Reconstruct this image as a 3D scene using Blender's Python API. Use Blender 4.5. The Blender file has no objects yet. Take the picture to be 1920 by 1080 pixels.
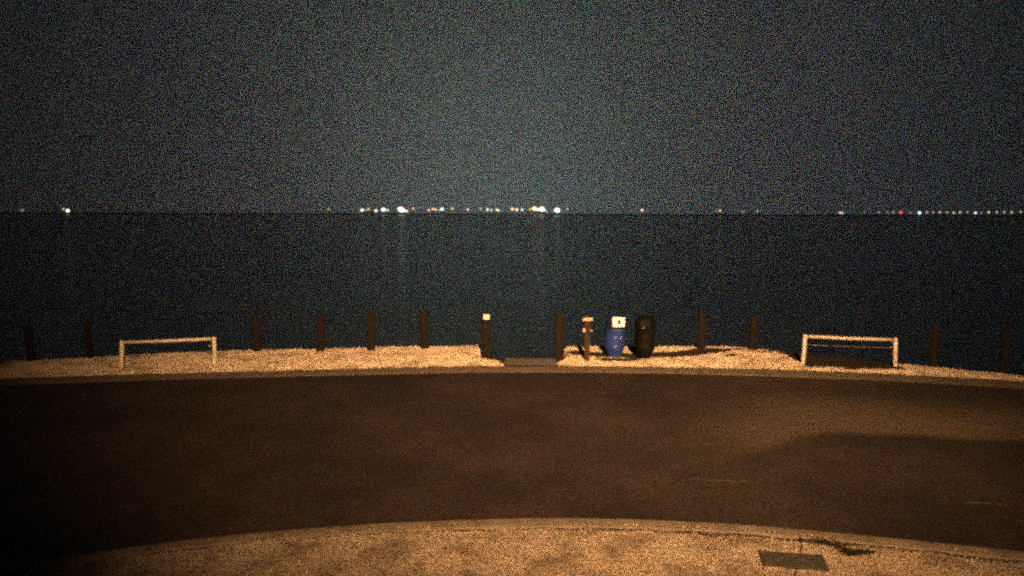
import bpy, bmesh, math, random
import numpy as np
from mathutils import Vector, Matrix
random.seed(7); rng = np.random.default_rng(7)
S = bpy.context.scene
C = S.collection
R = math.radians

# ------------------------------------------------------------------ camera
CAM = Vector((0, 0, 4.2)); F = 1200.0
PITCH = math.atan((540 - 400) / F); ROLL = 0.0026
fw = Vector((0, math.cos(PITCH), -math.sin(PITCH)))
r0 = Vector((1, 0, 0)); u0 = Vector((0, math.sin(PITCH), math.cos(PITCH)))
rt = r0 * math.cos(ROLL) + u0 * math.sin(ROLL)
up = u0 * math.cos(ROLL) - r0 * math.sin(ROLL)
cd = bpy.data.cameras.new('camera'); cam = bpy.data.objects.new('camera', cd); C.objects.link(cam)
cam.matrix_world = Matrix(((rt.x, up.x, -fw.x, CAM.x), (rt.y, up.y, -fw.y, CAM.y), (rt.z, up.z, -fw.z, CAM.z), (0, 0, 0, 1)))
cd.sensor_width = 36; cd.lens = 36 * F / 1920; cd.clip_start = 0.1; cd.clip_end = 120000
S.camera = cam

# ------------------------------------------------------------------ world: night glow plus coloured star cells added for grain
W = bpy.data.worlds.new('World'); S.world = W; W.use_nodes = True
nt = W.node_tree; nt.nodes.clear(); N = nt.nodes; L = nt.links
out = N.new('ShaderNodeOutputWorld'); add = N.new('ShaderNodeAddShader')
sky = N.new('ShaderNodeTexSky'); sky.sky_type = 'NISHITA'; sky.sun_disc = False
sky.sun_elevation = R(-5); sky.sun_rotation = R(0)
b1 = N.new('ShaderNodeBackground'); b1.inputs['Strength'].default_value = 0.02
L.new(sky.outputs[0], b1.inputs['Color'])
tc = N.new('ShaderNodeTexCoord')
vo = N.new('ShaderNodeTexVoronoi'); vo.inputs['Scale'].default_value = 90
L.new(tc.outputs['Generated'], vo.inputs['Vector'])
lt = N.new('ShaderNodeMath'); lt.operation = 'LESS_THAN'; lt.inputs[1].default_value = 0.175
L.new(vo.outputs['Distance'], lt.inputs[0])
hs = N.new('ShaderNodeHueSaturation'); hs.inputs['Saturation'].default_value = 1.6; L.new(vo.outputs['Color'], hs.inputs['Color'])
dt = N.new('ShaderNodeVectorMath'); dt.operation = 'DOT_PRODUCT'; L.new(tc.outputs['Generated'], dt.inputs[0])
dt.inputs[1].default_value = Vector((0.02, 0.99, 0.07)).normalized()
mr = N.new('ShaderNodeMapRange'); mr.inputs[1].default_value = 0.0; mr.inputs[2].default_value = 1.0
mr.inputs[3].default_value = 0.3; mr.inputs[4].default_value = 1.0; L.new(dt.outputs['Value'], mr.inputs[0])
pw = N.new('ShaderNodeMath'); pw.operation = 'POWER'; pw.inputs[1].default_value = 9; L.new(mr.outputs[0], pw.inputs[0])
st = N.new('ShaderNodeMath'); st.operation = 'MULTIPLY'; L.new(lt.outputs[0], st.inputs[0]); L.new(pw.outputs[0], st.inputs[1])
st2 = N.new('ShaderNodeMath'); st2.operation = 'MULTIPLY'; L.new(st.outputs[0], st2.inputs[0]); st2.inputs[1].default_value = 6.9
b2 = N.new('ShaderNodeBackground'); L.new(hs.outputs[0], b2.inputs['Color']); L.new(st2.outputs[0], b2.inputs['Strength'])
glow = N.new('ShaderNodeMath'); glow.operation = 'MULTIPLY'; L.new(pw.outputs[0], glow.inputs[0]); glow.inputs[1].default_value = 0.010
b3 = N.new('ShaderNodeBackground'); b3.inputs['Color'].default_value = (0.85, 0.96, 1.0, 1); L.new(glow.outputs[0], b3.inputs['Strength'])
add2 = N.new('ShaderNodeAddShader')
L.new(b1.outputs[0], add.inputs[0]); L.new(b2.outputs[0], add.inputs[1])
L.new(add.outputs[0], add2.inputs[0]); L.new(b3.outputs[0], add2.inputs[1]); L.new(add2.outputs[0], out.inputs['Surface'])
dt2 = N.new('ShaderNodeVectorMath'); dt2.operation = 'DOT_PRODUCT'; L.new(tc.outputs['Generated'], dt2.inputs[0]); dt2.inputs[1].default_value = Vector((-0.02, 0.997, 0.045)).normalized()
p2 = N.new('ShaderNodeMath'); p2.operation = 'POWER'; p2.inputs[1].default_value = 160; L.new(dt2.outputs['Value'], p2.inputs[0])
m2 = N.new('ShaderNodeMath'); m2.operation = 'MULTIPLY_ADD'; m2.inputs[1].default_value = 0.11; L.new(p2.outputs[0], m2.inputs[0]); L.new(glow.outputs[0], m2.inputs[2])
L.new(m2.outputs[0], b3.inputs['Strength'])
W.cycles.sampling_method = 'NONE'
S.view_settings.view_transform = 'Standard'; S.view_settings.look = 'None'; S.view_settings.gamma = 1
S.view_settings.exposure = 0; S.view_settings.use_curve_mapping = False
S.cycles.use_denoising = False; S.cycles.use_adaptive_sampling = False
S.cycles.sample_clamp_indirect = 8; S.cycles.sample_clamp_direct = 0
S.cycles.pixel_filter_type = 'BLACKMAN_HARRIS'; S.cycles.filter_width = 2.7

LAMP = Vector((2.6, -5.0, 9.0)); LAMP_AIM = Vector((1.2, 25.5, 0)); LAMP_W = 70000 / .147; LAMP_COL = (1.0, 0.495, 0.195)

# ------------------------------------------------------------------ helpers
def ray(px, py):
    d = fw * F + rt * (px - 960) + up * (540 - py)
    return d.normalized()
def G(px, py, z=0.0):
    d = ray(px, py); t = (z - CAM.z) / d.z
    return CAM + d * t
def at(px, py, Y):
    d = ray(px, py); return CAM + d * (Y / d.y)
def top_z(base, px, py): return at(px, py, base.y).z

def mat(name, col=(.5, .5, .5), rough=.7, metal=0.0, spec=.4):
    m = bpy.data.materials.new(name); m.use_nodes = True
    b = m.node_tree.nodes['Principled BSDF']
    b.inputs['Base Color'].default_value = (*col, 1); b.inputs['Roughness'].default_value = rough
    b.inputs['Metallic'].default_value = metal; b.inputs['Specular IOR Level'].default_value = spec
    return m, m.node_tree.nodes, m.node_tree.links, b
def noise_mat(name, c1, c2, scale=8, detail=6, rough=.8, bump=.3, bscale=None, c3=None, metal=0.0, spec=.3, stretch=None, bdist=.02, contrast=(.35, .65)):
    m, n, l, b = mat(name, c1, rough, metal, spec)
    tc = n.new('ShaderNodeTexCoord'); src = tc.outputs['Object']
    if stretch:
        mp = n.new('ShaderNodeMapping'); mp.inputs['Scale'].default_value = stretch; l.new(src, mp.inputs['Vector']); src = mp.outputs[0]
    nz = n.new('ShaderNodeTexNoise'); nz.inputs['Scale'].default_value = scale; nz.inputs['Detail'].default_value = detail; nz.inputs['Roughness'].default_value = .7
    l.new(src, nz.inputs['Vector'])
    cr = n.new('ShaderNodeValToRGB'); e = cr.color_ramp.elements
    e[0].position = contrast[0]; e[1].position = contrast[1]; e[0].color = (*c1, 1); e[1].color = (*c2, 1)
    if c3: x = cr.color_ramp.elements.new((contrast[0] + contrast[1]) / 2); x.color = (*c3, 1)
    l.new(nz.outputs['Fac'], cr.inputs['Fac']); l.new(cr.outputs[0], b.inputs['Base Color'])
    if bump:
        n2 = n.new('ShaderNodeTexNoise'); n2.inputs['Scale'].default_value = bscale or scale * 4; n2.inputs['Detail'].default_value = 4
        l.new(src, n2.inputs['Vector'])
        bp = n.new('ShaderNodeBump'); bp.inputs['Strength'].default_value = bump; bp.inputs['Distance'].default_value = bdist
        l.new(n2.outputs['Fac'], bp.inputs['Height']); l.new(bp.outputs[0], b.inputs['Normal'])
    return m
def emit(name, col, s):
    m = bpy.data.materials.new(name); m.use_nodes = True; n = m.node_tree.nodes; n.clear()
    e = n.new('ShaderNodeEmission'); e.inputs[0].default_value = (*col, 1); e.inputs[1].default_value = s
    o = n.new('ShaderNodeOutputMaterial'); m.node_tree.links.new(e.outputs[0], o.inputs[0]); return m

def link(name, me, m, parent=None, smooth=False):
    o = bpy.data.objects.new(name, me); C.objects.link(o)
    if m is not None and not me.materials: me.materials.append(m)
    if smooth:
        for p in me.polygons: p.use_smooth = True
    if parent: o.parent = parent
    return o
def obj(name, bm, m, parent=None, smooth=False, loc=None, rot=None):
    me = bpy.data.meshes.new(name); bm.to_mesh(me); bm.free()
    o = link(name, me, m, parent, smooth)
    if loc is not None: o.location = loc
    if rot is not None: o.rotation_euler = rot
    return o
def thing(name, label, cat, loc=(0, 0, 0), rz=0, group=None):
    o = bpy.data.objects.new(name, None); C.objects.link(o); o.location = loc; o.rotation_euler = (0, 0, rz)
    o.empty_display_size = .2
    return tag(o, label, cat, group)
def tag(o, label, cat, group=None):
    o['label'] = label; o['category'] = cat
    if group: o['group'] = group
    return o
def struct(o): o['kind'] = 'structure'; return o
def stuff(o, label=None, cat=None):
    o['kind'] = 'stuff'
    if label: o['label'] = label; o['category'] = cat
    return o

def lathe(prof, seg=24, bm=None, wob=0):
    bm = bm or bmesh.new(); rings = []
    for (r, z) in prof:
        rings.append([bm.verts.new((r * (1 + wob * random.uniform(-1, 1)) * math.cos(2 * math.pi * k / seg), r * (1 + wob * random.uniform(-1, 1)) * math.sin(2 * math.pi * k / seg), z)) for k in range(seg)])
    for a, b in zip(rings, rings[1:]):
        for k in range(seg): bm.faces.new((a[k], a[(k + 1) % seg], b[(k + 1) % seg], b[k]))
    bm.faces.new(rings[0][::-1]); bm.faces.new(rings[-1])
    return bm
def tube(pts, r, seg=10, bm=None):
    bm = bm or bmesh.new(); pts = [Vector(p) for p in pts]; rings = []
    for i, p in enumerate(pts):
        t = (pts[min(i + 1, len(pts) - 1)] - pts[max(i - 1, 0)]).normalized()
        a = t.cross(Vector((0, 0, 1)));
        if a.length < 1e-3: a = Vector((1, 0, 0))
        a.normalize(); b = t.cross(a); rr = r[i] if isinstance(r, (list, tuple)) else r
        rings.append([bm.verts.new(p + (a * math.cos(2 * math.pi * k / seg) + b * math.sin(2 * math.pi * k / seg)) * rr) for k in range(seg)])
    for a, b in zip(rings, rings[1:]):
        for k in range(seg): bm.faces.new((a[k], a[(k + 1) % seg], b[(k + 1) % seg], b[k]))
    bm.faces.new(rings[0][::-1]); bm.faces.new(rings[-1])
    bmesh.ops.recalc_face_normals(bm, faces=bm.faces)
    return bm
def box(sx, sy, sz, c=(0, 0, 0), bev=0.0, bm=None):
    bm = bm or bmesh.new()
    g = bmesh.ops.create_cube(bm, size=1, matrix=Matrix.Translation(c) @ Matrix.Diagonal((sx, sy, sz, 1)))
    if bev:
        ed = list({e for v in g['verts'] for e in v.link_edges}); bmesh.ops.bevel(bm, geom=ed, offset=bev, segments=2, affect='EDGES', profile=.5)
    return bm
def grid_mesh(name, P):   # P: (n, m, 3) array -> mesh
    n, m, _ = P.shape; me = bpy.data.meshes.new(name)
    idx = np.arange(n * m).reshape(n, m)
    q = np.stack([idx[:-1, :-1], idx[1:, :-1], idx[1:, 1:], idx[:-1, 1:]], -1).reshape(-1, 4)
    me.vertices.add(n * m); me.vertices.foreach_set('co', P.astype(np.float32).ravel())
    me.loops.add(q.size); me.loops.foreach_set('vertex_index', q.astype(np.int32).ravel())
    me.polygons.add(len(q)); me.polygons.foreach_set('loop_start', (np.arange(len(q)) * 4).astype(np.int32))
    me.polygons.foreach_set('loop_total', np.full(len(q), 4, np.int32)); me.update(calc_edges=True); me.validate()
    return me
def curve(pts, z=0.0):   # pixel points -> smooth world Y(X), held straight beyond the sampled span
    w = [G(x, y, z) for x, y in pts]; X = np.array([p.x for p in w]); Y = np.array([p.y for p in w])
    o = np.argsort(X); X, Y = X[o], Y[o]
    s0 = (Y[1] - Y[0]) / (X[1] - X[0]); s1 = (Y[-1] - Y[-2]) / (X[-1] - X[-2])
    xs = np.linspace(X[0], X[-1], 400); ys = np.interp(xs, X, Y)
    k = np.hanning(61); k /= k.sum(); yp = np.concatenate([ys[0] + s0 * (xs[1] - xs[0]) * np.arange(-30, 0), ys, ys[-1] + s1 * (xs[1] - xs[0]) * np.arange(1, 31)])
    ys = np.convolve(yp, k, 'valid')
    def f(x):
        x = np.asarray(x, float); y = np.interp(x, xs, ys)
        y = np.where(x < xs[0], ys[0] + s0 * (x - xs[0]), y); return np.where(x > xs[-1], ys[-1] + s1 * (x - xs[-1]), y)
    return f
def vnoise(x, y, seed=0):   # cheap value noise
    def h(i, j): return np.modf(np.abs(np.sin(i * 127.1 + j * 311.7 + seed * 74.7) * 43758.5453))[0]
    i = np.floor(x); j = np.floor(y); u = x - i; v = y - j; u = u * u * (3 - 2 * u); v = v * v * (3 - 2 * v)
    return (h(i, j) * (1 - u) + h(i + 1, j) * u) * (1 - v) + (h(i, j + 1) * (1 - u) + h(i + 1, j + 1) * u) * v
def sm(a, b, x): t = np.clip((x - a) / (b - a), 0, 1); return t * t * (3 - 2 * t)

# ------------------------------------------------------------------ sky: cloud dome added to scatter the star cells into grain
cm, n, l, b = mat('grain_cloud'); n.remove(b)
tb = n.new('ShaderNodeBsdfRefraction'); tb.inputs[0].default_value = (.95, .95, .95, 1); tb.inputs['Roughness'].default_value = .6; tb.inputs['IOR'].default_value = 1.5; l.new(tb.outputs[0], n['Material Output'].inputs[0])
seg = np.linspace(0, 2 * np.pi, 97); el = np.linspace(-.06, np.pi / 2, 40)
P = np.zeros((97, 40, 3)); P[..., 0] = 26000 * np.cos(seg)[:, None] * np.cos(el); P[..., 1] = 26000 * np.sin(seg)[:, None] * np.cos(el); P[..., 2] = 26000 * np.sin(el)
struct(link('sky', grid_mesh('sky', P), cm, smooth=True))

# ------------------------------------------------------------------ ground, road, gutters
far_edge = curve([(0, 683), (200, 672), (430, 660), (700, 654), (900, 650), (1200, 652), (1400, 656), (1500, 666), (1690, 686), (1920, 708)])
fg_out = curve([(0, 711), (230, 703), (480, 697), (700, 691), (900, 687), (1100, 687), (1300, 690), (1440, 693), (1680, 702), (1920, 716)])
fg_in = curve([(0, 723), (230, 714), (480, 707), (700, 702), (900, 698), (1100, 698), (1300, 701), (1440, 705), (1680, 714), (1920, 729)])
ng_in = curve([(200, 1034), (330, 1015), (500, 998), (700, 983), (900, 975), (1050, 972), (1200, 975), (1400, 985), (1600, 1003), (1800, 1023), (1920, 1036)])
ng_out = curve([(200, 1046), (330, 1027), (500, 1010), (700, 996), (900, 989), (1050, 987), (1200, 989), (1400, 998), (1600, 1016), (1800, 1036), (1920, 1049)])

def strip(name, ya, yb, m, z=0.0, xs=None, rows=6, zf=None):
    xs = np.concatenate([np.linspace(-60, -16, 20)[:-1], np.linspace(-16, 16, 161), np.linspace(16, 60, 20)[1:]]) if xs is None else xs
    t = np.linspace(0, 1, rows)
    P = np.zeros((len(xs), rows, 3)); P[..., 0] = xs[:, None]; P[..., 1] = ya(xs)[:, None] * (1 - t) + yb(xs)[:, None] * t; P[..., 2] = z
    if zf is not None: P[..., 2] = zf(P[..., 0], P[..., 1], t)
    return link(name, grid_mesh(name, P), m, smooth=True)

# asphalt: dark binder, mixed aggregate, a band of light painted across the right part of the road
am, n, l, b = mat('asphalt', (.05, .05, .05), .72, 0, .35)
tc = n.new('ShaderNodeTexCoord')
v1 = n.new('ShaderNodeTexVoronoi'); v1.inputs['Scale'].default_value = 34; l.new(tc.outputs['Object'], v1.inputs['Vector'])
h1 = n.new('ShaderNodeHueSaturation'); h1.inputs['Saturation'].default_value = .5; h1.inputs['Value'].default_value = .041; l.new(v1.outputs['Color'], h1.inputs['Color'])
n1 = n.new('ShaderNodeTexNoise'); n1.inputs['Scale'].default_value = .45; n1.inputs['Detail'].default_value = 7; n1.inputs['Roughness'].default_value = .62; l.new(tc.outputs['Object'], n1.inputs['Vector'])
c1 = n.new('ShaderNodeValToRGB'); c1.color_ramp.elements[0].position = .38; c1.color_ramp.elements[0].color = (.6, .5, .48, 1); c1.color_ramp.elements[1].position = .64; c1.color_ramp.elements[1].color = (1.3, 1.02, .95, 1)
l.new(n1.outputs['Fac'], c1.inputs['Fac'])
mu = n.new('ShaderNodeMix'); mu.data_type = 'RGBA'; mu.blend_type = 'MULTIPLY'; mu.inputs['Factor'].default_value = 1
l.new(h1.outputs[0], mu.inputs['A']); l.new(c1.outputs[0], mu.inputs['B'])
light_band = n.new('ShaderNodeAttribute'); light_band.attribute_name = 'light_band'
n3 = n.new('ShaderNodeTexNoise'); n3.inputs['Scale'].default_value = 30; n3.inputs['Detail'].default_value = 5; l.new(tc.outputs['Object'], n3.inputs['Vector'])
dm = n.new('ShaderNodeMath'); dm.operation = 'MULTIPLY'; l.new(light_band.outputs['Fac'], dm.inputs[0]); l.new(n3.outputs['Fac'], dm.inputs[1])
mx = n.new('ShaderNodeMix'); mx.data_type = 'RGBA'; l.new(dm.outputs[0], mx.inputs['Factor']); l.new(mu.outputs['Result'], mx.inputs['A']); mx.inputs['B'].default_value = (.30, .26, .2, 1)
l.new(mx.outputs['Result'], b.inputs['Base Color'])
bp = n.new('ShaderNodeBump'); bp.inputs['Strength'].default_value = .6; bp.inputs['Distance'].default_value = .012; l.new(v1.outputs['Distance'], bp.inputs['Height']); l.new(bp.outputs[0], b.inputs['Normal'])

xs_f = np.concatenate([np.linspace(-60, -16, 20)[:-1], np.linspace(-16, 16, 321), np.linspace(16, 60, 20)[1:]])
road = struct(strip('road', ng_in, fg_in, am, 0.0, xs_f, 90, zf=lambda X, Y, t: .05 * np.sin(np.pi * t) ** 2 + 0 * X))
co = np.zeros(len(road.data.vertices) * 3, np.float32); road.data.vertices.foreach_get('co', co); co = co.reshape(-1, 3)
wX, wY = co[:, 0], co[:, 1]
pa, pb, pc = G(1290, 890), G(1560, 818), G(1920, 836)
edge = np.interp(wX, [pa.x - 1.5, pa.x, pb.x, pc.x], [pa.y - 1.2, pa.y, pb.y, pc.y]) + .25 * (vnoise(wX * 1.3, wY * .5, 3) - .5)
dv = sm(-.1, .35, wY - edge) * sm(G(1150, 800).x, G(1650, 780).x, wX) * (1 - .8 * sm(.8, 3.6, wY - edge)) * .5  # lit stretch and its shadow edge, painted as a paler asphalt tone
at_ = road.data.attributes.new('light_band', 'FLOAT', 'POINT'); at_.data.foreach_set('value', dv.astype(np.float32))

conc = noise_mat('gutter_concrete', (.10, .09, .075), (.19, .17, .14), 3.5, 8, .85, .35, 60, bdist=.006)
def gutter(name, ya, yb, joint_px, seg_len, jw):
    root = struct(bpy.data.objects.new(name, None)); C.objects.link(root)
    j0 = G(*joint_px).x; ks = range(-12, 13)
    for k in ks:
        a = j0 + k * seg_len + jw; bq = j0 + (k + 1) * seg_len - jw
        x = np.linspace(a, bq, 13); t = np.array([0, 0, .08, .5, .92, 1, 1])
        P = np.zeros((13, 7, 3)); P[..., 0] = x[:, None]; P[..., 1] = ya(x)[:, None] * (1 - t) + yb(x)[:, None] * t
        P[..., 2] = np.array([-.08, .004, .007, .010, .016, .014, -.08]) + .004 * random.uniform(-1, 1)
        ym = P[..., 1].mean(); link('slab', grid_mesh('slab', P), conc, root)
    return root
gutter('far_gutter', fg_in, fg_out, (1098, 690), 3.05, .008)
gutter('near_gutter', ng_out, ng_in, (1098, 980), 3.05, .003)

# verges -----------------------------------------------------------
def gravel_mat(name, tint, dark, sc):
    m, n, l, b = mat(name, tint, .9, 0, .2)
    tc = n.new('ShaderNodeTexCoord'); v = n.new('ShaderNodeTexVoronoi'); v.inputs['Scale'].default_value = sc; l.new(tc.outputs['Object'], v.inputs['Vector'])
    hs = n.new('ShaderNodeSeparateColor'); l.new(v.outputs['Color'], hs.inputs[0])
    cr = n.new('ShaderNodeValToRGB'); e = cr.color_ramp.elements; e[0].color = (*dark, 1); e[1].color = (*tint, 1); e[0].position = .0; e[1].position = .6
    l.new(hs.outputs[0], cr.inputs[0])
    nz = n.new('ShaderNodeTexNoise'); nz.inputs['Scale'].default_value = 1.7; nz.inputs['Detail'].default_value = 6; l.new(tc.outputs['Object'], nz.inputs['Vector'])
    c2 = n.new('ShaderNodeValToRGB'); c2.color_ramp.elements[0].position = .3; c2.color_ramp.elements[0].color = (.5, .46, .42, 1); c2.color_ramp.elements[1].position = .55; c2.color_ramp.elements[1].color = (1.04, 1.02, 1, 1)
    l.new(nz.outputs['Fac'], c2.inputs[0])
    mu = n.new('ShaderNodeMix'); mu.data_type = 'RGBA'; mu.blend_type = 'MULTIPLY'; mu.inputs['Factor'].default_value = 1
    l.new(cr.outputs[0], mu.inputs['A']); l.new(c2.outputs[0], mu.inputs['B']); l.new(mu.outputs['Result'], b.inputs['Base Color'])
    bp = n.new('ShaderNodeBump'); bp.inputs['Strength'].default_value = .7; bp.inputs['Distance'].default_value = .02; l.new(v.outputs['Distance'], bp.inputs['Height']); bp.invert = True; l.new(bp.outputs[0], b.inputs['Normal'])
    return m
shell = gravel_mat('shell_gravel', (.72, .68, .6), (.42, .38, .31), 26)
sandy = gravel_mat('sandy_gravel', (.38, .345, .29), (.18, .16, .135), 30)
soil = noise_mat('dark_soil', (.018, .016, .014), (.045, .037, .03), 9, 6, .95, .6, 40)

rl, rr = G(944, 690).x, G(1048, 690).x      # ramp gap
rY = G(990, 668).y
def ramp_mask(X, Y):   # 1 inside the opening for the ramp, ragged towards the sea
    wl = rl - .75 * sm(0, .9, Y - G(990, 684).y) + .22 * (vnoise(X * 2, Y * 5, 5) - .5)
    wr = rr + .35 * sm(.1, .8, Y - G(990, 684).y) + .15 * (vnoise(X * 2, Y * 5, 9) - .5)
    return sm(-.06, .06, X - wl) * sm(-.06, .06, wr - X)
padc = [(1488, 690), (1505, 673), (1610, 676), (1700, 686), (1700, 694)]
def verge_z(X, Y, t=None):
    fe = far_edge(X); fo = fg_out(X); u = (Y - fo) / np.maximum(fe - fo, .2)
    z = .012 + .045 * sm(0, .35, u) + .035 * (vnoise(X * .8, Y * 1.6, 1) - .5) * sm(0, .3, u) + .03 * (vnoise(X * 4, Y * 4, 2) - .5)
    z = z + .05 * np.exp(-((X - G(1340, 660).x) / 1.6) ** 2) * sm(.3, .9, u)
    z = z - 2.6 * np.clip(sm(0, 2.2, Y - fe), 0, 1)
    m = ramp_mask(X, Y); zr = -.03 - .32 * np.clip(Y - rY + .35, 0, 9) - .02
    return z * (1 - m) + np.minimum(zr, z) * m
xs = np.concatenate([np.linspace(-60, -15, 16)[:-1], np.linspace(-15, 16, 520), np.linspace(16, 60, 16)[1:]])
rows = np.concatenate([np.linspace(0, 1, 56), 1 + np.linspace(0, 1, 18)[1:]])
P = np.zeros((len(xs), len(rows), 3)); P[..., 0] = xs[:, None]
fo, fe = fg_out(xs)[:, None], far_edge(xs)[:, None]
P[..., 1] = np.where(rows <= 1, fo + (fe - fo) * np.minimum(rows, 1), fe + (rows - 1) * 2.4); P[..., 2] = verge_z(P[..., 0], P[..., 1])
verge = struct(link('beach_verge', grid_mesh('beach_verge', P), None, smooth=True))
me = verge.data; me.materials.append(shell); me.materials.append(soil); me.materials.append(sandy)
cen = np.zeros(len(me.polygons) * 3, np.float32); me.polygons.foreach_get('center', cen); cen = cen.reshape(-1, 3)
padX0, padX1 = G(1492, 684).x, G(1694, 690).x
def pad_mask(X, Y):
    return sm(0, .25, X - padX0 + .2 * (vnoise(X * 3, Y * 6, 4) - .5)) * sm(0, .25, padX1 - X) * sm(0, .1, Y - fg_out(X) - .30 + .2 * (vnoise(X * 2.5, Y * 2, 6) - .5))
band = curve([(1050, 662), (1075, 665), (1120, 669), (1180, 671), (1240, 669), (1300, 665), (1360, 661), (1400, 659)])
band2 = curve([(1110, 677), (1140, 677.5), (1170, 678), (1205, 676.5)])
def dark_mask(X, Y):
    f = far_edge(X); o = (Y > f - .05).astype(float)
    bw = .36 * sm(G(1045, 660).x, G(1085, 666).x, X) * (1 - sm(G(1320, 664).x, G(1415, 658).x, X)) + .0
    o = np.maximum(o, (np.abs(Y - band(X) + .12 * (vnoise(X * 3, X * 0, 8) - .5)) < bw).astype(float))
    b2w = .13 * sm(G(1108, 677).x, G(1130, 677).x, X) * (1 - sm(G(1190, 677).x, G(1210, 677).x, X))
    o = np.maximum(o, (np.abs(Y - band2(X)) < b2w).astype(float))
    o = np.maximum(o, (pad_mask(X, Y) > .5).astype(float))
    return np.maximum(o, (ramp_mask(X, Y) > .5).astype(float))
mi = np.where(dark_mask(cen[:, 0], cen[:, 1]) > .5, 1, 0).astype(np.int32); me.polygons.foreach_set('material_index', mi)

# foreground verge
def gapw(X): return .03 + .035 * sm(-1.2, 1.2, X) + .08 * np.exp(-((X - G(1540, 1010).x) / .42) ** 2) + .05 * (vnoise(X * 2.3, X * 0, 13) - .45)
def near_z(X, Y):
    d = ng_out(X) - Y
    return -.01 - .012 * (1 - sm(gapw(X) * .8, gapw(X) + .03, d)) * (d > -.01) + .045 * sm(.05, .5, d) + .05 * (vnoise(X * .9, Y * .9, 11) - .5) * sm(.1, .8, d) + .025 * (vnoise(X * 5, Y * 5, 12) - .5)
xs = np.concatenate([np.linspace(-60, -9, 16)[:-1], np.linspace(-9, 9, 360), np.linspace(9, 60, 16)[1:]])
rows = np.concatenate([[-40, -30, -20, -12, -8], np.linspace(-5, -.4, 84)[:-1], np.linspace(-.4, 0, 24)])
P = np.zeros((len(xs), len(rows), 3)); P[..., 0] = xs[:, None]; P[..., 1] = ng_out(xs)[:, None] + rows; P[..., 2] = near_z(P[..., 0], P[..., 1])
gm = sandy
nv = struct(link('gravel_verge', grid_mesh('gravel_verge', P), gm, smooth=True)); me = nv.data; me.materials.append(soil)
cen = np.zeros(len(me.polygons) * 3, np.float32); me.polygons.foreach_get('center', cen); cen = cen.reshape(-1, 3)
gap = ng_out(cen[:, 0]) - cen[:, 1]
gw = gapw(cen[:, 0])
me.polygons.foreach_set('material_index', (gap < gw).astype(np.int32))

def near_s(X, Y): return np.where(Y > ng_out(X), .02, near_z(X, Y))
# loose stones (uncountable) on both verges
def stones(name, X, Y, zf, s0, s1, m, label):
    k = len(X); base = np.array([(1, 0, 0), (0, 1, 0), (-1, 0, 0), (0, -1, 0), (0, 0, 1), (0, 0, -1)], float)
    tri = np.array([(0, 1, 4), (1, 2, 4), (2, 3, 4), (3, 0, 4), (1, 0, 5), (2, 1, 5), (3, 2, 5), (0, 3, 5)])
    sz = s0 + (s1 - s0) * rng.random(k) ** 2.2
    V = base[None] * (sz[:, None, None] * (0.6 + .8 * rng.random((k, 6, 1)))) * np.array([1, 1, .55])
    V += rng.normal(0, .18, V.shape) * sz[:, None, None]
    a = rng.random(k) * 6.283; ca, sa = np.cos(a)[:, None], np.sin(a)[:, None]
    x, y = V[..., 0] * ca - V[..., 1] * sa, V[..., 0] * sa + V[..., 1] * ca
    V = np.stack([x + X[:, None], y + Y[:, None], V[..., 2] + (zf(X, Y) + sz * .12)[:, None]], -1)
    T = (tri[None] + (np.arange(k) * 6)[:, None, None]).reshape(-1, 3)
    me = bpy.data.meshes.new(name); me.vertices.add(k * 6); me.vertices.foreach_set('co', V.astype(np.float32).ravel())
    me.loops.add(T.size); me.loops.foreach_set('vertex_index', T.astype(np.int32).ravel()); me.polygons.add(len(T))
    me.polygons.foreach_set('loop_start', (np.arange(len(T)) * 3).astype(np.int32)); me.polygons.foreach_set('loop_total', np.full(len(T), 3, np.int32)); me.update(calc_edges=True)
    return stuff(link(name, me, m), label, 'gravel')
X = rng.uniform(-14, 15, 60000); Y = fg_out(X) + rng.random(60000) * (far_edge(X) - fg_out(X) + .04)
k = dark_mask(X, Y) < .5; X, Y = X[k], Y[k]
stones('shell_gravel', X, Y, verge_z, .012, .045, shell, 'pale shell gravel covering the far verge before the dark water')
X = rng.uniform(-9, 9, 90000); Y = ng_out(X) - gapw(X) - .01 - 4.0 * rng.random(90000) ** 1.1; spill = rng.random(90000) < .012; Y[spill] = (ng_out(X) - .05 + .12 * rng.random(90000) ** 2)[spill]
stones('roadside_gravel', X, Y, near_s, .006, .026, sandy, 'tan gravel covering the foreground verge below the road')

# ramp
rampm = noise_mat('ramp_asphalt', (.1, .095, .1), (.2, .185, .19), 5, 7, .85, .5, 50)
xs = np.linspace(rl + .02, rr - .02, 24); ys = np.concatenate([np.linspace(fg_out(0.) + .02, rY - .35, 8), np.linspace(rY - .3, rY + 6, 12)])
P = np.zeros((24, 20, 3)); P[..., 0] = xs[:, None] + .06 * (vnoise(xs[:, None] * 0 + (xs[:, None] > .5 * (rl + rr)) * 7, ys[None] * 3, 3) - .5); P[..., 1] = ys[None]
P[..., 2] = .022 - .34 * np.clip(ys - rY + .35, 0, 9) + .012 * vnoise(P[..., 0] * 3, P[..., 1] * 3, 2)
struct(link('boat_ramp', grid_mesh('boat_ramp', P), rampm, smooth=True))

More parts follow.
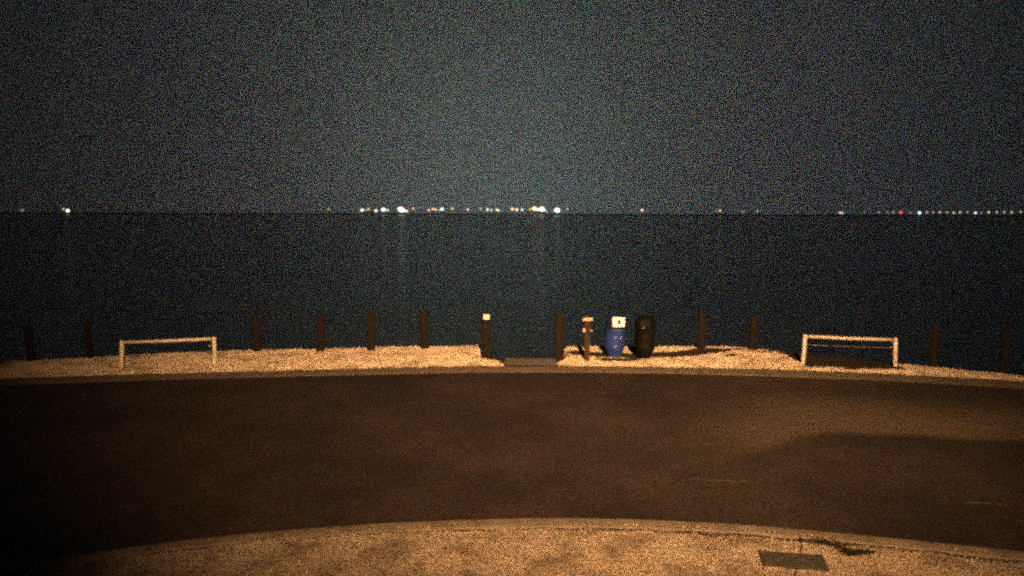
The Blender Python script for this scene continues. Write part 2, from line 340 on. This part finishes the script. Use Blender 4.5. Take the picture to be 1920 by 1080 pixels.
# ------------------------------------------------------------------ sea and far shore
SEA = -1.7
wm, n, l, b = mat('sea_water', (.02, .032, .042), .22, 0, .5); b.inputs['IOR'].default_value = 1.42
tc = n.new('ShaderNodeTexCoord'); mp = n.new('ShaderNodeMapping'); mp.inputs['Scale'].default_value = (.55, 1, 1); l.new(tc.outputs['Object'], mp.inputs[0])
w1 = n.new('ShaderNodeTexNoise'); w1.inputs['Scale'].default_value = 1.1; w1.inputs['Detail'].default_value = 5; l.new(mp.outputs[0], w1.inputs['Vector'])
bp = n.new('ShaderNodeBump'); bp.inputs['Strength'].default_value = 1; bp.inputs['Distance'].default_value = .07; l.new(w1.outputs['Fac'], bp.inputs['Height']); l.new(bp.outputs[0], b.inputs['Normal'])
xs = np.linspace(-14000, 14000, 60); ys = np.concatenate([np.linspace(12, 60, 12), np.geomspace(70, 12000, 40)])
P = np.zeros((60, 52, 3)); P[..., 0] = xs[:, None]; P[..., 1] = ys[None]; P[..., 2] = SEA
struct(link('sea', grid_mesh('sea', P), wm))
YS = 2200.0
lm = noise_mat('far_land', (.02, .022, .02), (.045, .045, .04), .02, 4, .95, 0)
xs = np.linspace(-3500, 3500, 600); P = np.zeros((600, 6, 3)); P[..., 0] = xs[:, None]; P[..., 1] = np.array([YS - 8, YS + 4, YS + 40, YS + 200, YS + 600, YS + 900])[None]
P[..., 2] = np.array([SEA - 1, -1.2, .4, .9, .5, SEA - 2])[None] * (.35 + 1.1 * vnoise(xs / 120, xs * 0, 21) + .6 * vnoise(xs / 25, xs * 0, 22))[:, None]
struct(link('far_shore', grid_mesh('far_shore', P), lm, smooth=True))
# ground behind the camera runs on
P = np.zeros((2, 2, 3)); P[0, :, 0] = -400; P[1, :, 0] = 400; P[:, 0, 1] = -400; P[:, 1, 1] = 11; P[..., 2] = -.35
struct(link('ground', grid_mesh('ground', P), sandy))

# lights along the far shore
COL = {'white': (1, .97, .9), 'blue-white': (.72, .9, 1), 'amber': (1, .55, .2), 'warm': (1, .78, .5), 'yellow': (1, .85, .45), 'red': (1, .12, .06), 'pinkish': (1, .7, .6), 'greenish white': (.8, 1, .85)}
LM = {}
def lmat(c, s):
    if (c, s) not in LM: LM[(c, s)] = emit('lamp_%s_%s' % (c.replace(' ', '_').replace('-', '_'), str(s).replace('.', '_')), COL[c], s)
    return LM[(c, s)]
polem = noise_mat('far_pole_metal', (.1, .1, .1), (.18, .18, .18), 3, 3, .6, 0)
bmg = bmesh.new(); bmesh.ops.create_icosphere(bmg, subdivisions=2, radius=1); GLOBE = bpy.data.meshes.new('lamp_globe'); bmg.to_mesh(GLOBE); bmg.free()
bmp = lathe([(.5, 0), (.35, .4), (.28, 1)], 6); POLE = bpy.data.meshes.new('pole'); bmp.to_mesh(POLE); bmp.free(); POLE.materials.append(polem)
ORD = ['first', 'second', 'third', 'fourth', 'fifth', 'sixth', 'seventh', 'eighth', 'ninth', 'tenth', 'eleventh', 'twelfth', 'thirteenth', 'fourteenth', 'fifteenth', 'sixteenth', 'seventeenth', 'eighteenth', 'nineteenth', 'twentieth']
def lights(rows, place, group):
    for i, (px, py, c, wpx, s, *rest) in enumerate(rows):
        p = at(px, py, YS + 20); r = wpx * .44 * (YS / F); s = min(s, 1.1 + s * .16); size = 'large bright' if wpx > 6.5 else ('faint' if s < 1 else 'small')
        t = thing('shore_lamp', '%s %s light, %s from left %s' % (size, c, ORD[i] if i < 20 else ('twenty-' + ORD[i - 20] if i < 29 else ('thirtieth' if i == 29 else 'thirty-' + ORD[i - 30])), place), 'lamp', (p.x, p.y, 1.0), 0, group)
        o = link('pole', POLE, None, t); o.scale = (1, 1, max(p.z - 1.0, .5))
        g = GLOBE.copy(); g.materials.clear(); g.materials.append(lmat(c, s)); o = link('lamp_globe', g, None, t, smooth=True)
        o.location = (0, 0, p.z - 1.0); asp = rest[0] if rest else 1; o.scale = (r * asp * random.uniform(.9, 1.2), r, r * random.uniform(.8, 1.05)); o.rotation_euler = (0, random.uniform(-.5, .5), 0)
lights([(42, 394, 'white', 4, .25, 2), (119, 392, 'amber', 3.5, 2), (127, 395, 'white', 6, 6)], 'of the three at the far shore left end', 'lights at the left end of the far shore')
lights([(616, 392, 'amber', 3, 2), (679, 394, 'white', 6, 5), (686, 394, 'warm', 3, 1), (691, 392, 'amber', 4.5, 2), (705, 395, 'white', 5.5, 4), (719, 393, 'greenish white', 7, 6, 1.2), (727, 394, 'white', 4, 1.6), (752, 393, 'white', 10, 9, 1.2), (758, 395, 'white', 6, 3), (763, 396, 'warm', 4.5, 4), (775, 391, 'amber', 5, 2.2),
        (804, 394, 'warm', 4.5, 2.5), (812, 392, 'amber', 5, 2.5, 1.3), (817, 393, 'warm', 4.5, 1.6), (825, 394, 'white', 4, .8), (829, 392, 'greenish white', 7, 4.5), (848, 391, 'amber', 4.5, 2.5), (877, 393, 'pinkish', 5, 3.2), (901, 391, 'amber', 3.5, 1.8), (914, 393, 'white', 4.5, 4), (921, 394, 'yellow', 4, 2.5),
        (933, 394, 'yellow', 4, 3, 2.2), (961, 392, 'amber', 6.5, 4),
        (969, 393, 'pinkish', 5.5, 4), (979, 393, 'white', 4.5, 2), (994, 392, 'amber', 4, 1.8), (1002, 391, 'warm', 8, 7), (1008, 393, 'yellow', 6, 5), (1012, 393, 'white', 5, 2.5), (1016, 392, 'white', 10, 9), (1021, 394, 'blue-white', 4.5, 1.8), (1025, 396, 'white', 3.5, .7), (1040, 395, 'white', 4.5, 2), (1045, 394, 'blue-white', 9, 9, 1.2), (1064, 392, 'amber', 3.5, 1.3), (1090, 393, 'warm', 4, .22)], 'in the town across the water', 'town lights across the water')
lights([(1204, 394, 'warm', 4.5, 3), (1342, 395, 'yellow', 3, .5), (1350, 395, 'amber', 4, 1.8), (1393, 397, 'greenish white', 3.5, .3, 2), (1420, 396, 'white', 3.5, .8), (1496, 397, 'amber', 3, .35), (1577, 399, 'warm', 3.5, 1, 2.8), (1621, 398, 'white', 3, .3), (1648, 398, 'white', 3, .35, 2)], 'between the town and the right lamp row', 'scattered lights right of the town')
lights([(1664, 398, 'white', 2.8, .45), (1675, 398, 'yellow', 2.8, .8), (1689, 398, 'red', 5, 2.2, 1.4), (1707, 399, 'white', 2.8, .6), (1724, 399, 'blue-white', 5.5, 5, 1.1), (1738, 398, 'warm', 2.8, 1.1), (1750, 398, 'warm', 2.8, .8), (1762, 398, 'yellow', 3, 1.6), (1776, 398, 'warm', 3, 1), (1788, 399, 'yellow', 3.2, 1.6), (1800, 398, 'amber', 3.5, 1.8),
        (1814, 398, 'warm', 2.8, .9), (1829, 399, 'blue-white', 4.5, 3.2), (1840, 399, 'warm', 2.6, .6), (1854, 398, 'yellow', 3.4, 1.8), (1869, 398, 'warm', 3, 1.1), (1883, 398, 'yellow', 3, 1), (1897, 398, 'warm', 3.2, 1.2), (1914, 397, 'warm', 2.8, 1)], 'in the lamp row at right', 'row of lamps at the right end of the far shore')

# ------------------------------------------------------------------ street lamp that lights the place (on the near verge, outside the view)
galv = noise_mat('galvanised_steel', (.35, .35, .35), (.5, .5, .5), 6, 4, .5, .05, metal=.8)
FB = Vector((LAMP.x, LAMP.y - .45, -.3))
t = thing('floodlight', 'sodium floodlight on a steel mast behind the foreground gravel', 'floodlight', tuple(FB))
obj('mast', lathe([(.2, 0), (.2, .03), (.12, .04), (.11, .4), (.075, 9.1), (.05, 9.25)], 16), galv, t, True)
obj('arm', tube([(0, 0, 9.1), (0, .15, 9.22), (0, .34, 9.3)], .035), galv, t, True)
hd = obj('lamp_housing', box(.5, .3, .36, (0, 0, .2), bev=.03), galv, t, loc=LAMP - FB - Vector((0, 0, 0)))
bm = bmesh.new()      # unseen grille added to block part of the lamp's light for grain
for k in range(61): box(.012, .002, .74, (-.6 + k * .02, 0, 0), bm=bm)
for k in range(37): box(1.22, .002, .012, (0, .0025, -.36 + k * .02), bm=bm)
bmesh.ops.rotate(bm, verts=bm.verts, cent=(0, 0, 0), matrix=Matrix.Rotation(R(90), 3, 'X')); bmesh.ops.translate(bm, verts=bm.verts, vec=(0, 0, -.2))
obj('grain_grille', bm, galv, hd)
hd.rotation_euler = (LAMP_AIM - LAMP).to_track_quat('-Z', 'Y').to_euler()
ld = bpy.data.lights.new('lamp_light', 'SPOT'); ld.energy = LAMP_W; ld.color = LAMP_COL; ld.shadow_soft_size = .14; ld.spot_size = R(55); ld.spot_blend = 1.0
lo = bpy.data.objects.new('lamp_light', ld); C.objects.link(lo); lo.parent = t; lo.location = LAMP - FB
lo.rotation_euler = hd.rotation_euler; lo.scale = (1.4, 1, 1)

# ------------------------------------------------------------------ wooden posts along the shore edge
wood = noise_mat('weathered_pile_wood', (.005, .0042, .0038), (.013, .0098, .008), 5, 8, .9, .7, 20, stretch=(6, 6, .7), bdist=.015)
wood2 = noise_mat('sign_post_wood', (.02, .013, .009), (.05, .032, .02), 5, 8, .85, .6, 20, stretch=(6, 6, .7), bdist=.01)
posts = [(60, 678, 610, 15), (170, 672, 603, 15), (484, 661, 590, 17), (601, 659, 588, 18), (696, 657, 585, 18), (797, 655, 582, 18), (912, 664, 588, 19), (1048, 668, 583, 21), (1315, 658, 586, 18), (1409, 658, 590, 17), (1748, 690, 606, 16), (1880, 702, 614, 16)]
PL = ['leftmost in the dark', 'second from the left in the dark', 'first right of the left white barrier', 'second right of the left white barrier', 'third right of the left white barrier', 'next but one left of the ramp', 'carrying a small white plate, left of the ramp', 'at the right edge of the ramp', 'first right of the bins', 'second right of the bins', 'first right of the right barrier', 'rightmost near the picture edge']
whitep = noise_mat('sign_white', (.66, .66, .62), (.84, .84, .8), 14, 5, .5, .05)
black = noise_mat('black_print', (.012, .012, .014), (.02, .02, .022), 20, 2, .6, 0)
for (px, pb, pt, wpx), lab in zip(posts, PL):
    g = G(px, pb, .04); h = top_z(g, px, pt); r = wpx * .42 * g.y / F; z0 = -.45
    prof = [(r * 1.06, z0), (r * 1.05, 0), (r, h * .3), (r * 1.02, h * .6), (r * .98, h - .05), (r * .8, h - .005), (r * .3, h)]
    t = thing('wooden_post', 'dark round wooden shore post %s' % lab, 'post', (g.x, g.y, 0.0), random.random(), 'wooden posts along the shore edge')
    o = obj('shaft', lathe(prof, 14, wob=.05), wood, t); o.rotation_euler = (R(random.uniform(-2.5, 2.5)), R(random.uniform(-2.5, 2.5)), 0)
    if px == 912:
        t.rotation_euler = (0, 0, 0)
        g.z = 0; pc = at(912, 594.5, g.y - r - .03)
        pt_ = obj('sign_plate', box(.165, .008, .15, bev=.003), whitep, t, loc=pc - g)
        bmx = bmesh.new(); bmesh.ops.create_circle(bmx, cap_ends=True, radius=.022, segments=16, matrix=Matrix.Rotation(R(90), 4, 'X'))
        obj('printed_dot', bmx, black, pt_, loc=(0, -.007, 0))

# ------------------------------------------------------------------ white pipe barriers
wpaint = noise_mat('white_pipe_paint', (.55, .53, .48), (.78, .76, .7), 7, 7, .5, .1, 30)
def barrier(bl, br, tl, tr, label, cable):
    a, b_ = G(*bl, .05), G(*br, .05); ta, tb_ = at(tl[0], tl[1], a.y), at(tr[0], tr[1], b_.y)
    t = thing('pipe_barrier', label, 'barrier', tuple((a + b_) / 2), 0, 'white pipe barriers on the far verge'); o = (a + b_) / 2
    r = .052
    for p, q in ((a, ta), (b_, tb_)):
        pz = p - o; qz = q - o
        obj('post', tube([pz - Vector((0, 0, .25)), pz, pz.lerp(qz, .5), qz - Vector((0, 0, .02)), qz], [r, r, r, r, r * .7], 14), wpaint, t, True)
    d = (tb_ - ta).normalized(); dz = Vector((0, 0, r * 1.1))
    pr = obj('top_rail', tube([ta - o + d * r * .9 - dz, (ta + tb_) / 2 - o - dz - Vector((0, 0, .012)), tb_ - o - d * r * .9 - dz], .042, 14), wpaint, t, True)
    for s, q in ((1, ta), (-1, tb_)):
        obj('collar', tube([q - o + d * s * r * .6 - dz, q - o + d * s * (r + .05) - dz], .05, 14), galv, pr, True)
    e = b_.lerp(tb_, .66) - o - d * (r + .01); e2 = a.lerp(ta, .66) - o + d * (r + .01)
    obj('eye_bolt', tube([e + d * .02, e - d * .05, e - d * .07 + Vector((0, 0, .03)), e - d * .09, e - d * .07 - Vector((0, 0, .03))], .018, 8), galv, t, True)
    if cable:
        obj('cable', tube([e2.lerp(e, k / 8) - Vector((0, 0, .025 * math.sin(math.pi * k / 8))) for k in range(9)], .006, 6), galv, t, True)
barrier((228, 690), (403, 681), (229, 638), (401, 631), 'white pipe barrier at the left, dimly lit on the gravel', False)
barrier((1506, 681), (1678, 688), (1510, 627), (1679, 633), 'white pipe barrier at the right, brightly lit on dark ground', True)

# ------------------------------------------------------------------ bins
bluem = noise_mat('blue_plastic', (.012, .035, .20), (.02, .052, .28), 4, 5, .32, .08, 18, spec=.5)
blkm = noise_mat('dark_green_plastic', (.002, .0028, .0024), (.004, .0055, .004), 4, 5, .65, .1, 18, spec=.12)
bright = noise_mat('bare_aluminium', (.7, .7, .7), (.85, .85, .85), 12, 4, .3, .05, metal=.9)
panelm = noise_mat('white_panel', (.76, .86, .94), (.82, .92, .98), 10, 4, .35, .03, spec=.5)
def drum(name, label, cpx, bpy_, wpx, tpy, m, lid, cat):
    g = G(cpx, bpy_, .05); g.z = verge_z(np.array([g.x]), np.array([g.y]))[0] + .005
    r = wpx / 2 * g.y / F; h = at(cpx, tpy, g.y).z - g.z
    t = thing(name, label, cat, tuple(g), math.atan2(-g.x, g.y))
    prof = [(r * .62, 0), (r * .66, .02), (r * .76, .1), (r * .96, .24)]
    for zz in (.36, .68): prof += [(r, h * zz - .03), (r * 1.02, h * zz - .012), (r * 1.02, h * zz + .012), (r, h * zz + .03)]
    prof += [(r * .99, h * .93), (r * 1.05, h * .95), (r * 1.05, h * .985), (r * .98, h)]
    obj('drum', lathe(prof, 32), m, t, True)
    return t, r, h
t, r, h = drum('recycling_bin', 'blue plastic drum bin with a white panel round a dark hole', 1152, 669.5, 37, 614, bluem, None, 'bin')
lidh = .40
hoodm = noise_mat('navy_hood_plastic', (.008, .014, .06), (.014, .022, .09), 5, 5, .4, .08, 18, spec=.4)
lid = obj('hood', lathe([(r * 1.02, h - .015), (r * 1.04, h + .02), (r * 1.03, h + .10), (r * .95, h + .24), (r * .8, h + .33), (r * .5, h + .385), (r * .15, h + .40)], 32), hoodm, t, True)
# white panel with a round opening, leaning on the front of the hood
pw_, ph_, rad, sg = .335, .27, .058, 32
bm = bmesh.new()
def sq(a):
    c, s = math.cos(a), math.sin(a); k = 1 / max(abs(c) / (pw_ / 2), abs(s) / (ph_ / 2)); return c * k, s * k
angs = sorted([2 * math.pi * k / sg for k in range(sg)] + [math.atan2(s1 * ph_, s2 * pw_) % (2 * math.pi) for s1 in (1, -1) for s2 in (1, -1)])
ring = []
for a in angs:
    x, z = sq(a); ring.append([bm.verts.new((x, 0, z)), bm.verts.new((rad * .85 * math.cos(a) + .012, 0, rad * math.sin(a) * 1.15)), bm.verts.new((rad * .85 * math.cos(a) + .012, .025, rad * 1.15 * math.sin(a))), bm.verts.new((x, .025, z))])
for i in range(len(ring)):
    a, b_ = ring[i], ring[(i + 1) % len(ring)]
    for k in range(4): bm.faces.new((a[k], b_[k], b_[(k + 1) % 4], a[(k + 1) % 4]))
bmesh.ops.recalc_face_normals(bm, faces=bm.faces)
pz = at(1158, 600.5, t.location.y).z - t.location.z
pn = obj('front_panel', bm, panelm, t, loc=(.10, -r * 1.07, pz), rot=(R(-7), 0, R(2)))
bmx = bmesh.new(); bmesh.ops.create_circle(bmx, cap_ends=True, radius=.085, segments=20, matrix=Matrix.Rotation(R(90), 4, 'X'))
obj('opening', bmx, black, pn, loc=(.012, .02, 0))
obj('latch', box(.10, .02, .018, bev=.004), bright, t, loc=(.13, -r * 1.06, h - .02), rot=(0, R(4), R(18)))
obj('handle', tube([(.17, -r * .88, h - .24), (.185, -r * .96, h - .27), (.205, -r * .92, h - .30)], .012, 8), bright, t, True)
t, r, h = drum('litter_bin', 'black drum litter bin with domed lid, right of the blue bin', 1208, 672, 38, 611, blkm, None, 'bin')
obj('lid', lathe([(r * 1.03, h - .01), (r * 1.06, h + .03), (r * 1.0, h + .10), (r * .92, h + .2), (r * .7, h + .27), (r * .3, h + .3)], 32), blkm, t, True)
obj('flap', box(.26, .02, .16, bev=.006), blkm, t, loc=(0, -r * 1.02, h + .11), rot=(R(-14), 0, 0))
obj('latch', box(.07, .02, .016, bev=.004), galv, t, loc=(-.05, -r * 1.08, h - .005))

# ------------------------------------------------------------------ sign post left of the bins
g = G(1100, 675, .05); g.z = 0; H = top_z(g, 1100, 592)
t = thing('sign_post', 'thin brown post with a pale board on top, left of the blue bin', 'sign post', tuple(g))
obj('post', box(.15, .13, H + .3, (0, 0, (H - .3) / 2), bev=.012), wood2, t)
tan = noise_mat('pale_board', (.42, .36, .26), (.62, .54, .4), 9, 6, .7, .2, 30, stretch=(1, 6, 6))
obj('board', box(.27, .02, .085, bev=.006), tan, t, loc=(0, -.08, at(1100, 598, g.y).z), rot=(R(-18), 0, 0))
bx_ = obj('holder', box(.25, .08, .10, bev=.01), black, t, loc=(0, -.105, at(1100, 617.5, g.y).z))
yel = noise_mat('yellow_tab', (.6, .55, .3), (.75, .7, .4), 9, 3, .5, 0)
obj('tab', box(.05, .012, .10, bev=.004), yel, bx_, loc=(-.105, -.05, .0)); obj('tab', box(.045, .012, .05, bev=.004), tan, bx_, loc=(.10, -.05, -.01))

# ------------------------------------------------------------------ small things
# road: worn paint lines
pm, n, l, b = mat('worn_paint', (.34, .31, .22), .7)
tc = n.new('ShaderNodeTexCoord'); nz = n.new('ShaderNodeTexNoise'); nz.inputs['Scale'].default_value = 9; nz.inputs['Detail'].default_value = 6; l.new(tc.outputs['Object'], nz.inputs['Vector'])
cr = n.new('ShaderNodeValToRGB'); cr.color_ramp.elements[0].position = .45; cr.color_ramp.elements[0].color = (.06, .055, .05, 1); cr.color_ramp.elements[1].position = .6; cr.color_ramp.elements[1].color = (.13, .12, .085, 1)
l.new(nz.outputs['Fac'], cr.inputs[0]); l.new(cr.outputs[0], b.inputs['Base Color'])
def road_z(x, y): tt = (y - ng_in(x)) / (fg_in(x) - ng_in(x)); return .05 * math.sin(math.pi * float(tt)) ** 2
for pts, wd in (([(1290, 900), (1330, 902), (1370, 904), (1412, 906)], .035), ([(1812, 944), (1850, 946), (1892, 949)], .03)):
    ws = [G(*p) for p in pts]; P = np.zeros((25, 3, 3))
    for i in range(25):
        f = i / 24 * (len(ws) - 1); k = min(int(f), len(ws) - 2); p = ws[k].lerp(ws[k + 1], f - k)
        for j in range(3): y = p.y + (j - 1) * wd / 2 * (.5 + random.random()); P[i, j] = (p.x, y, road_z(p.x, y) + .006)
    o = struct(link('road_marking', grid_mesh('road_marking', P), pm))

# cover slab in the foreground gravel
q = [G(1424, 1041), G(1541, 1049), G(1551, 1074), G(1432, 1066)]
slabm = noise_mat('cover_concrete', (.03, .03, .028), (.075, .075, .07), 14, 8, .9, .6, 60)
c = sum(q, Vector()) / 4; zc = float(near_z(np.array([c.x]), np.array([c.y]))[0]); bm = bmesh.new()
lo_ = [bm.verts.new((p.x - c.x, p.y - c.y, -.06)) for p in q]; hi_ = [bm.verts.new((p.x - c.x, p.y - c.y, .022)) for p in q]
bm.faces.new(hi_); bm.faces.new(lo_[::-1])
for i in range(4): bm.faces.new((lo_[i], lo_[(i + 1) % 4], hi_[(i + 1) % 4], hi_[i]))
bmesh.ops.recalc_face_normals(bm, faces=bm.faces); bmesh.ops.bevel(bm, geom=bm.edges[:], offset=.008, segments=2, affect='EDGES')
cs = tag(obj('utility_cover', bm, slabm, None, loc=(c.x, c.y, zc + .015)), 'dark grey rectangular cover slab set in the foreground gravel', 'cover')
rub = noise_mat('black_rubber', (.02, .018, .018), (.04, .035, .03), 10, 3, .6, 0)
def ground_cable(pts, name, label):
    ps = []
    for x, y in pts: p = G(x, y); p.z = float(near_z(np.array([p.x]), np.array([p.y]))[0]) + .02; ps.append(p)
    tag(obj(name, tube(ps, .006, 6), rub, None, True), label, 'cable')
ground_cable([(1489, 1092), (1491, 1082), (1494, 1073), (1497, 1064)], 'cable', 'thin dark cable from the cover slab to the bottom picture edge')
ground_cable([(1499, 1050), (1501, 1040), (1504, 1026), (1502, 1014), (1500, 1006)], 'cable', 'thin dark cable from the cover slab up to the road gutter')

# cover frame and lifting slots
bm = bmesh.new()
for i in range(4):
    a = q[i] - c; b_ = q[(i + 1) % 4] - c; d = (b_ - a); ln = d.length; m_ = (a + b_) / 2
    bb = bmesh.ops.create_cube(bm, size=1, matrix=Matrix.Translation((m_.x, m_.y, -.02)) @ Matrix.Rotation(math.atan2(d.y, d.x), 4, 'Z') @ Matrix.Diagonal((ln + .03, .022, .07 + .002 * i, 1)))
obj('frame', bm, slabm, cs)
for fx in (.2, .8):
    p = (q[0] - c).lerp(q[1] - c, fx).lerp((q[3] - c).lerp(q[2] - c, fx), .5)
    obj('lifting_slot', box(.05, .018, .004), black, cs, loc=(p.x, p.y, .0235))

# weeds
leafm = noise_mat('weed_leaf', (.012, .013, .009), (.03, .03, .018), 12, 4, .8, 0)
def weed(px, py, z, sx, sy, hgt, nb, label, zf, name='weed'):
    g = G(px, py); g.z = float(zf(np.array([g.x]), np.array([g.y]))[0]); t = thing(name, label, 'weed', tuple(g), 0, 'low weeds on the verges')
    bm = bmesh.new()
    for i in range(nb):
        bx0 = Vector((random.gauss(0, sx * .4), random.gauss(0, sy * .4), -.01)); a = random.random() * 6.28; ln = hgt * random.uniform(.6, 1.5); w = random.uniform(.006, .016)
        d = Vector((math.cos(a), math.sin(a) * .7, 0)); s = Vector((-d.y, d.x, 0)) * w
        p1 = bx0 + d * ln * .4 + Vector((0, 0, ln * .45)); p2 = bx0 + d * ln + Vector((0, 0, ln * random.uniform(.1, .7)))
        v = [bm.verts.new(x) for x in (bx0 - s, bx0 + s, p1 + s, p1 - s, p2)]; bm.faces.new((v[0], v[1], v[2], v[3])); bm.faces.new((v[3], v[2], v[4]))
    obj('leaves', bm, leafm, t)
    obj('stem', tube([(0, 0, -.02), (.01, 0, hgt * .35), (.03, .01, hgt * .7)], [.012, .008, .003], 6), leafm, t)
weed(1600, 1040, 0, .22, .07, .09, 150, 'dark low weed right of the cover slab in the foreground gravel', near_z)
weed(1546, 1016, 0, .16, .06, .07, 90, 'dark weed growing in the near gutter joint above the cover slab', near_z)
weed(1575, 1028, 0, .12, .05, .05, 50, 'small weed between the gutter joint and the larger foreground weed', near_z)
weed(1370, 673, 0, .14, .05, .14, 60, 'small dark weed on the bright gravel left of the right barrier', verge_z)
weed(836, 653, 0, .25, .05, .09, 50, 'low weed on the seaward edge of the gravel left of the ramp', verge_z)
weed(252, 674, 0, .3, .08, .1, 60, 'dim weed under the rail of the left white barrier', verge_z)
for px, py, lab in ((1440, 664, 'grassy tuft on the gravel crest'), (1480, 668, 'grassy tuft beside the left post of the right barrier'), (1560, 682, 'grass tuft under the left half of the right barrier'), (1630, 686, 'grass tuft under the right half of the right barrier')):
    weed(px, py, 0, .35, .1, .08, 90, lab, verge_z)
